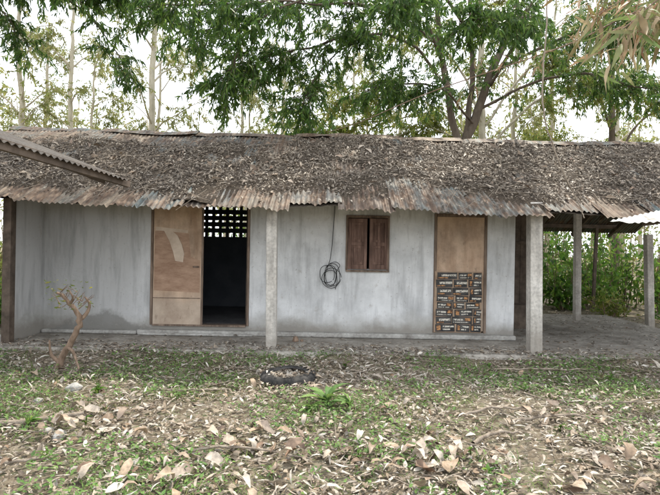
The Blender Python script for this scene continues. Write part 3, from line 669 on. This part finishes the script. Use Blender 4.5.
def twigs(tb, fo, br, count, tl, leaves, Ls, droop=.7, tdroop=.4, rad=.006):
    """leafy twigs off a limb polyline"""
    br = np.asarray(br)
    for _ in range(count):
        u = (R.random() ** .7) * (len(br) - 1.01); i = int(u); p = br[i] + (br[i + 1] - br[i]) * (u - i)
        ax = nrmz(br[i + 1] - br[i]); dv = nrmz(ax * .5 + rng.normal(0, .6, 3)); l = R.uniform(*tl); pts = [p]
        for s_ in range(4):
            dv = nrmz(dv + np.array([0, 0, -tdroop * .35]) + rng.normal(0, .13, 3)); pts.append(pts[-1] + dv * l / 4)
        tb.add(pts, (rad, rad * .35), 4); fo.along(pts[1:], leaves, *Ls, droop)

def tree(name, limbs, mats, tw, sides=9):
    """limbs: list of (ctrl pts, radii, n_twigs)"""
    base = limbs[0][0][0]; e = empty(name, base); tb = Tubes(); fo = Foliage()
    for ctrl, rad, nt in limbs:
        L = spline(ctrl, max(10, len(ctrl) * 6)); L = L + np.array([[.12 * mn.noise((p[2] * 1.1, p[0], 0)), .12 * mn.noise((p[2] * 1.1, p[0], 4)), .10 * mn.noise((p[0] * 1.3, p[1], 8))] for p in L]) * np.clip(np.arange(len(L)) / 4, 0, 1)[:, None]
        tb.add(L, rad, sides)
        if nt: twigs(tb, fo, L[len(L) // 4:], nt, *tw)
    add('trunk', tb.mesh(name + '_wood', mats[0]), e); 
    if fo.P: add('foliage', fo.mesh(name + '_foliage', mats[1]), e)
    return e

T1 = ((.5, 1.1), 36, (.11, .20), .7, .5)
# main big tree behind, limbs reaching over the roof
tree('spreading_tree', [
    ([(3.3, 14, -.1), (3.4, 14, 2), (3.6, 14, 4.5)], (.24, .19, .16), 0),
    ([(3.6, 14, 4.4), (3.2, 13.8, 5.8), (2.9, 13.5, 7.2), (2.6, 13, 9)], (.11, .085, .06), 34),
    ([(3.6, 14, 4.4), (4.2, 14, 5.8), (4.6, 13.9, 7), (5.2, 13.5, 9)], (.13, .11, .07), 34),
    ([(3.6, 14, 4.2), (3.9, 14, 6), (3.85, 14, 8), (3.7, 14, 10)], (.09, .07, .05), 24),
    ([(3.1, 13.7, 6.1), (1.9, 12.6, 6.8), (.6, 11.5, 6.5), (-.8, 10.8, 5.9), (-1.9, 10.3, 5.3)], (.04, .03, .01), 120),
    ([(2.9, 13.5, 7.1), (1.6, 12.0, 7.2), (.2, 10.6, 6.8), (-1.6, 9.6, 6.3), (-3.6, 9.2, 5.9)], (.04, .025, .008), 130),
    ([(4.0, 14, 5.1), (2.9, 12.9, 5.7), (1.8, 12.0, 5.6), (.7, 11.4, 5.2)], (.035, .025, .008), 80),
    ([(.9, 11.7, 6.6), (.1, 11.2, 6.0), (-.5, 11.0, 5.1), (-.7, 11, 4.7)], (.02, .015, .005), 55),
    ([(-.4, 10.0, 6.7), (-1.4, 9.7, 6.0), (-2.0, 9.8, 5.2), (-2.2, 10, 4.9)], (.02, .015, .005), 55),
    ([(4.4, 13.9, 6.2), (4.6, 12.4, 6.8), (4.3, 10.8, 6.6), (3.4, 9.4, 6.0), (2.2, 8.8, 5.6)], (.045, .03, .01), 120),
    ([(4.5, 13.9, 6.6), (5.8, 12.6, 7.0), (6.2, 10.8, 6.7), (5.6, 9.4, 5.9)], (.045, .03, .01), 125),
    ([(4.2, 14, 5.6), (5.6, 13.4, 6.2), (7.0, 12.8, 6.1), (8.4, 12.0, 5.4)], (.045, .03, .01), 95),
    ([(3.9, 14, 7.6), (2.4, 13, 8.6), (.6, 12.4, 8.6), (-1.5, 12, 8)], (.05, .03, .012), 60),
    ([(4.8, 13.7, 7.6), (5.8, 13, 8.6), (7.4, 12.4, 8.4), (9, 12, 7.6)], (.05, .03, .012), 60),
    ([(3.0, 13.6, 6.6), (2.2, 12, 7.4), (1.6, 10.4, 7.0), (1.2, 9.2, 6.2)], (.045, .03, .01), 110),
    ([(1.6, 12.2, 7.2), (.0, 11.6, 7.4), (-1.8, 11.2, 7.0), (-3.2, 11, 6.2)], (.035, .02, .008), 100),
], (M_bdark, M_fol), T1)
# yellow-green trees behind
tree('yellowing_tree', [
    ([(5.6, 17.5, -.1), (5.5, 17.5, 4), (5.2, 17.5, 7), (5.1, 17.5, 11)], (.15, .12, .09), 40),
    ([(5.5, 17.5, 4.6), (3.8, 17, 6.2), (2.0, 16.5, 6.8), (.2, 16, 6.4)], (.05, .03, .012), 110),
    ([(5.4, 17.5, 5.0), (6.8, 17, 6.6), (8.5, 16.6, 7.2), (10.0, 16, 6.6)], (.05, .03, .012), 100),
    ([(5.3, 17.5, 6), (4.2, 17, 8), (2.6, 16.5, 8.8), (1, 16, 8.6)], (.05, .03, .012), 70),
    ([(5.5, 17.5, 4.2), (4.6, 17, 5.2), (3.2, 16.5, 5.6), (2.0, 16, 5.2)], (.04, .025, .01), 90),
    ([(5.4, 17.5, 6), (6.8, 17, 8), (8.4, 16.5, 8.9), (10.5, 16, 8.6)], (.05, .03, .012), 70),
    ([(3.6, 17, 6.2), (2.0, 17, 6.0), (.4, 17, 5.8), (-1.4, 17, 5.6)], (.03, .02, .008), 100),
], (M_bpale, M_foly), ((.5, 1.2), 34, (.13, .23), .7, .4))
tree('yellowing_tree', [
    ([(10.6, 18.5, -.1), (10.5, 18.4, 3), (10.3, 18.3, 6), (10.1, 18.2, 10)], (.15, .12, .09), 40),
    ([(10.5, 18.4, 3.4), (9.2, 18, 4.8), (7.8, 17.6, 5.4), (6.6, 17.2, 5.2)], (.05, .03, .012), 100),
    ([(10.4, 18.3, 5), (11.4, 18, 6.5), (12.6, 17.6, 7.2), (13.8, 17, 7)], (.05, .03, .012), 70),
    ([(10.3, 18.3, 6), (9.4, 17.9, 7.4), (8.2, 17.2, 8.2), (7.2, 16.8, 8.0)], (.05, .03, .012), 80),
], (M_bdark, M_foly), ((.5, 1.2), 32, (.13, .23), .7, .4))
# leafy tree at left (trunk out of frame)
tree('leafy_tree', [
    ([(-8.4, 9.8, -.1), (-8.2, 9.7, 3), (-7.8, 9.6, 5.4), (-7.2, 9.5, 7.5)], (.2, .16, .1), 20),
    ([(-7.8, 9.6, 5.2), (-6.8, 9.3, 6.2), (-5.2, 9.0, 6.4), (-3.8, 8.8, 6.2)], (.05, .03, .01), 150),
    ([(-7.6, 9.6, 5.8), (-6.4, 10, 7.0), (-5.0, 10.4, 7.0), (-3.4, 10.6, 6.6)], (.05, .03, .01), 120),
    ([(-5.4, 9.05, 6.4), (-4.7, 9.3, 5.9), (-4.2, 9.5, 5.3), (-4.0, 9.6, 4.9)], (.018, .012, .005), 26),
    ([(-6.6, 9.3, 6.2), (-6.1, 9.4, 5.8), (-5.8, 9.5, 5.3)], (.018, .012, .005), 24),
    ([(-7.2, 9.5, 6.4), (-6.8, 8.6, 6.9), (-6.0, 8.0, 6.5), (-4.6, 8.0, 5.9)], (.04, .025, .01), 80),
], (M_bdark, M_fol), ((.35, .8), 30, (.10, .18), .8, .5))

# slim pale trunks behind
def slim(x, y, h, r, n1=18, mats=(M_bpale, M_folfar), name='slim_tree'):
    lean = R.uniform(-.4, .4); limbs = [([(x, y, -.1), (x + lean * .3, y, h * .35), (x + lean * .7, y, h * .7), (x + lean, y, h)], (r, r * .8, r * .35), 6)]
    for _ in range(10):
        z = R.uniform(.36, .95) * h; a = R.uniform(0, 6.28); l = R.uniform(1.2, 2.6) * (1.2 - z / h * .6)
        p0 = np.array([x + lean * z / h, y, z]); p1 = p0 + [math.cos(a) * l * .5, math.sin(a) * l * .5, l * .45]; p2 = p0 + [math.cos(a) * l, math.sin(a) * l, l * .6]
        limbs.append(([tuple(p0), tuple(p1), tuple(p2)], (r * .3, r * .15, .008), n1))
    tree(name, limbs, mats, ((.4, 1.1), 20, (.12, .24), .6, .4), 7)
for x, y, h, r in ((-5.85, 16, 13, .12), (-11.2, 18, 12, .12), (-11.9, 22.5, 14, .13), (-2.2, 21, 11, .09), (-8.6, 24, 12, .1), (7.3, 20, 12, .1), (9.5, 22, 13, .12), (1.2, 24, 12, .1), (13.5, 19, 12, .13), (-15, 26, 13, .13), (-5, 28, 13, .12), (15, 26, 13, .14), (4, 29, 14, .13), (-9.5, 20, 9, .08), (-4.0, 23, 9, .08)):
    slim(x, y, h, r)

# distant tree mass
DT = empty('distant_trees', (0, 40, 0)); tb = Tubes(); Ps = []
for _ in range(150):
    x = R.uniform(-60, 60); y = R.uniform(30, 62); h = R.uniform(8, 15) * (1.0 if y < 45 else 1.15); r = R.uniform(.08, .2)
    tb.add(spline([(x, y, -.1), (x + R.uniform(-.4, .4), y, h * .5), (x + R.uniform(-.8, .8), y, h)], 6), (r, r * .3), 5)
    nc = R.randint(7, 13)
    for c in range(nc):
        cz = R.uniform(.3, 1.0) * h; cr = R.uniform(.5, 1.3); a = R.uniform(0, 6.28); rr = R.uniform(0, 2.0) * (1.2 - cz / h)
        Ps.append(np.array([x + rr * math.cos(a), y + rr * math.sin(a), cz]) + rng.normal(0, cr * .55, (40, 3)) * [1, 1, .7])
for _ in range(110):
    x = R.uniform(-60, 60); y = R.uniform(28, 45); Ps.append(np.array([x, y, 1.2]) + rng.normal(0, 1, (90, 3)) * [1.8, 1, .9])
add('trunks', tb.mesh('dtt', M_bpale), DT)
P = np.concatenate(Ps); P[:, 2] = np.abs(P[:, 2]); n = len(P); dv = rng.normal(0, 1, (n, 3)); L = U(.25, .48, n)
V, Q = leaf_geo(P, dv, rng.normal(0, 1, (n, 3)), L, L * U(.3, .5, n), U(0, .2, n), U(0, .4, n), 'fast')
add('foliage', np_mesh('dtf', V, Q, [M_folfar]), DT)

# shrubs on the right and left
def shrub(name, x, y, w, dp, h, n, mat=M_bush, L=(.10, .2), wr=(.28, .45), cnt=60):
    e = empty(name, (x, y, 0)); tb = Tubes(); fo = Foliage()
    for _ in range(n):
        bx = x + R.uniform(-w, w) * .5; by = y + R.uniform(-dp, dp) * .5; hh = h * R.uniform(.35, 1.1); a = R.uniform(0, 6.28); sp = R.uniform(.1, .6)
        pts = spline([(bx, by, -.05), (bx + .1 * math.cos(a), by + .1 * math.sin(a), hh * .4), (bx + sp * math.cos(a), by + sp * math.sin(a), hh)], 8)
        tb.add(pts, (.018, .006), 5); fo.along(pts[1:], cnt, *L, .15, .13)
    add('stems', tb.mesh(name + 's', M_bdead), e); add('leaves', fo.mesh(name + 'f', mat, wr), e)
shrub('shrub', 5.9, 14.4, 1.6, 1.2, 2.0, 24, M_bush, (.16, .30), (.35, .5), 34); shrub('shrub', 8.0, 14.8, 1.6, 1.2, 2.7, 28, M_bush, (.14, .26), (.3, .5), 40); shrub('shrub', 9.6, 13.2, 1.6, 1.6, 1.7, 24, M_bush, (.18, .32), (.3, .5), 34)
shrub('shrub', 7.0, 14.0, 1.4, .8, 1.4, 18, M_bush, (.16, .3), (.35, .5), 30); shrub('shrub', 10.8, 15, 2.2, 1.6, 3.0, 30, M_foly)
shrub('shrub', 4.8, 16.4, 3, 1.2, 2.4, 34, M_bush); shrub('shrub', 8.2, 18, 5, 1.5, 3.4, 60, M_bush); shrub('shrub', 8.4, 11.6, 1.2, 1.2, .8, 14, M_bush, (.14, .25), (.3, .5), 30)
shrub('shrub', 7.2, 12.6, .8, .6, .5, 8, M_foly, (.08, .16))
shrub('shrub', -7.6, 11.8, 2.2, 1.6, 2.4, 30, M_foly); shrub('shrub', -10, 13.5, 3, 2, 3.0, 34, M_foly); shrub('shrub', -6.4, 9.6, .9, .9, .9, 14)
shrub('shrub', -2.4, 14.5, 4, 1, 2.5, 60, M_bush)  # added behind the back wall to dim the grille openings
b = B(); b.box(6.83, 6.97, 10.63, 10.77, -.2, 2.0, 0, Matrix.Rotation(-.035, 3, 'Y'), (6.9, 10.7, 0)); b.make('concrete_post', [M_post], None, .012)

# bamboo top right and overhead stem, hanging vine
BB = empty('bamboo', (5.2, 4.2, 0)); tb = Tubes(); fo = Foliage()
c1 = spline([(4.6, 3.9, -.1), (4.5, 3.9, 2.2), (3.7, 3.8, 3.5), (2.6, 3.6, 3.55), (2.0, 3.5, 3.15)], 30); tb.add(c1, (.02, .015, .008, .004), 7)
c2 = spline([(4.9, 4.2, -.1), (4.9, 4.2, 2.6), (4.1, 4.3, 3.9), (3.0, 4.4, 4.0), (2.3, 4.4, 3.7)], 30); tb.add(c2, (.02, .015, .008, .004), 7)
c3 = spline([(5.2, 5.5, -.1), (5.9, 6.0, 3), (5.4, 6.6, 4.9), (4.43, 7.0, 5.05), (3.7, 8, 4.9), (1.8, 9, 4.45), (.6, 9.8, 4.1), (-.1, 10.3, 3.98)], 50); tb.add(c3, (.02, .017, .012, .009, .006), 6)
for cc, k_, sl in ((c1, 26, slice(15, 30)), (c2, 26, slice(15, 30)), (c3, 16, slice(18, 34))):
    twigs(tb, fo, cc[sl], k_, (.2, .6), 7, (.15, .27), .6, .5, .003)
add('culms', tb.mesh('bamboo_culms', M_bdead), BB); add('leaves', fo.mesh('bamboo_leaves', M_bamleaf, (.10, .17), 'lance'), BB)
tb = Tubes(); tb.add(spline([(2.9, 6.9, 6.6), (2.82, 6.6, 4.85), (2.74, 6.5, 3.6), (2.94, 6.55, 2.9), (3.3, 6.6, 2.2), (3.36, 6.6, 2.05)], 40) + rng.normal(0, .004, (40, 3)), (.012, .010, .007), 5)
tb.add(spline([(2.76, 6.5, 3.7), (2.6, 6.5, 3.5), (2.62, 6.5, 3.2)], 8), (.005, .003), 4)
tb.add(spline([(2.9, 6.9, 6.6), (3.4, 8.6, 6.4), (3.5, 9.5, 6.05)], 12), (.008, .01), 5)
add('hanging_vine', tb.mesh('vine', M_btwig))

# ------------------------------------------------------------------ light, world, camera
el, az = math.radians(60), math.radians(25)
sd = Vector((math.sin(az) * math.cos(el), math.cos(az) * math.cos(el), math.sin(el)))
sl = bpy.data.lights.new('sun', 'SUN'); sl.energy = 5.0; sl.angle = math.radians(0.6); sl.color = (1, .92, .78)
so = bpy.data.objects.new('sun', sl); so.rotation_euler = (-sd).to_track_quat('-Z', 'Y').to_euler(); so.location = sd * 30; C.objects.link(so)
w = bpy.data.worlds.new('World'); bpy.context.scene.world = w; w.use_nodes = True; nt = w.node_tree
bg = nt.nodes['Background']; sk = nt.nodes.new('ShaderNodeTexSky'); sk.sky_type = 'NISHITA'; sk.sun_disc = False
sk.sun_elevation = el; sk.sun_rotation = az; sk.dust_density = 4; sk.air_density = 1.0
mx = nt.nodes.new('ShaderNodeMix'); mx.data_type = 'RGBA'; mx.inputs[0].default_value = 0.75; mx.inputs[7].default_value = (18.0, 18.6, 19.4, 1)
nt.links.new(sk.outputs[0], mx.inputs[6]); nt.links.new(mx.outputs[2], bg.inputs[0]); bg.inputs[1].default_value = 0.15
cd = bpy.data.cameras.new('camera'); cd.sensor_width = 36; cd.lens = 27.16; cd.clip_start = .05; cd.clip_end = 2000
co = bpy.data.objects.new('camera', cd); co.matrix_world = Matrix.Translation((0, 0, 1.6)) @ Matrix.Rotation(math.radians(90), 4, 'X') @ Matrix.Rotation(math.radians(1.0), 4, 'Z')
C.objects.link(co); bpy.context.scene.camera = co
bpy.context.scene.view_settings.view_transform = 'Standard'; bpy.context.scene.view_settings.look = 'None'; bpy.context.scene.view_settings.exposure = 0
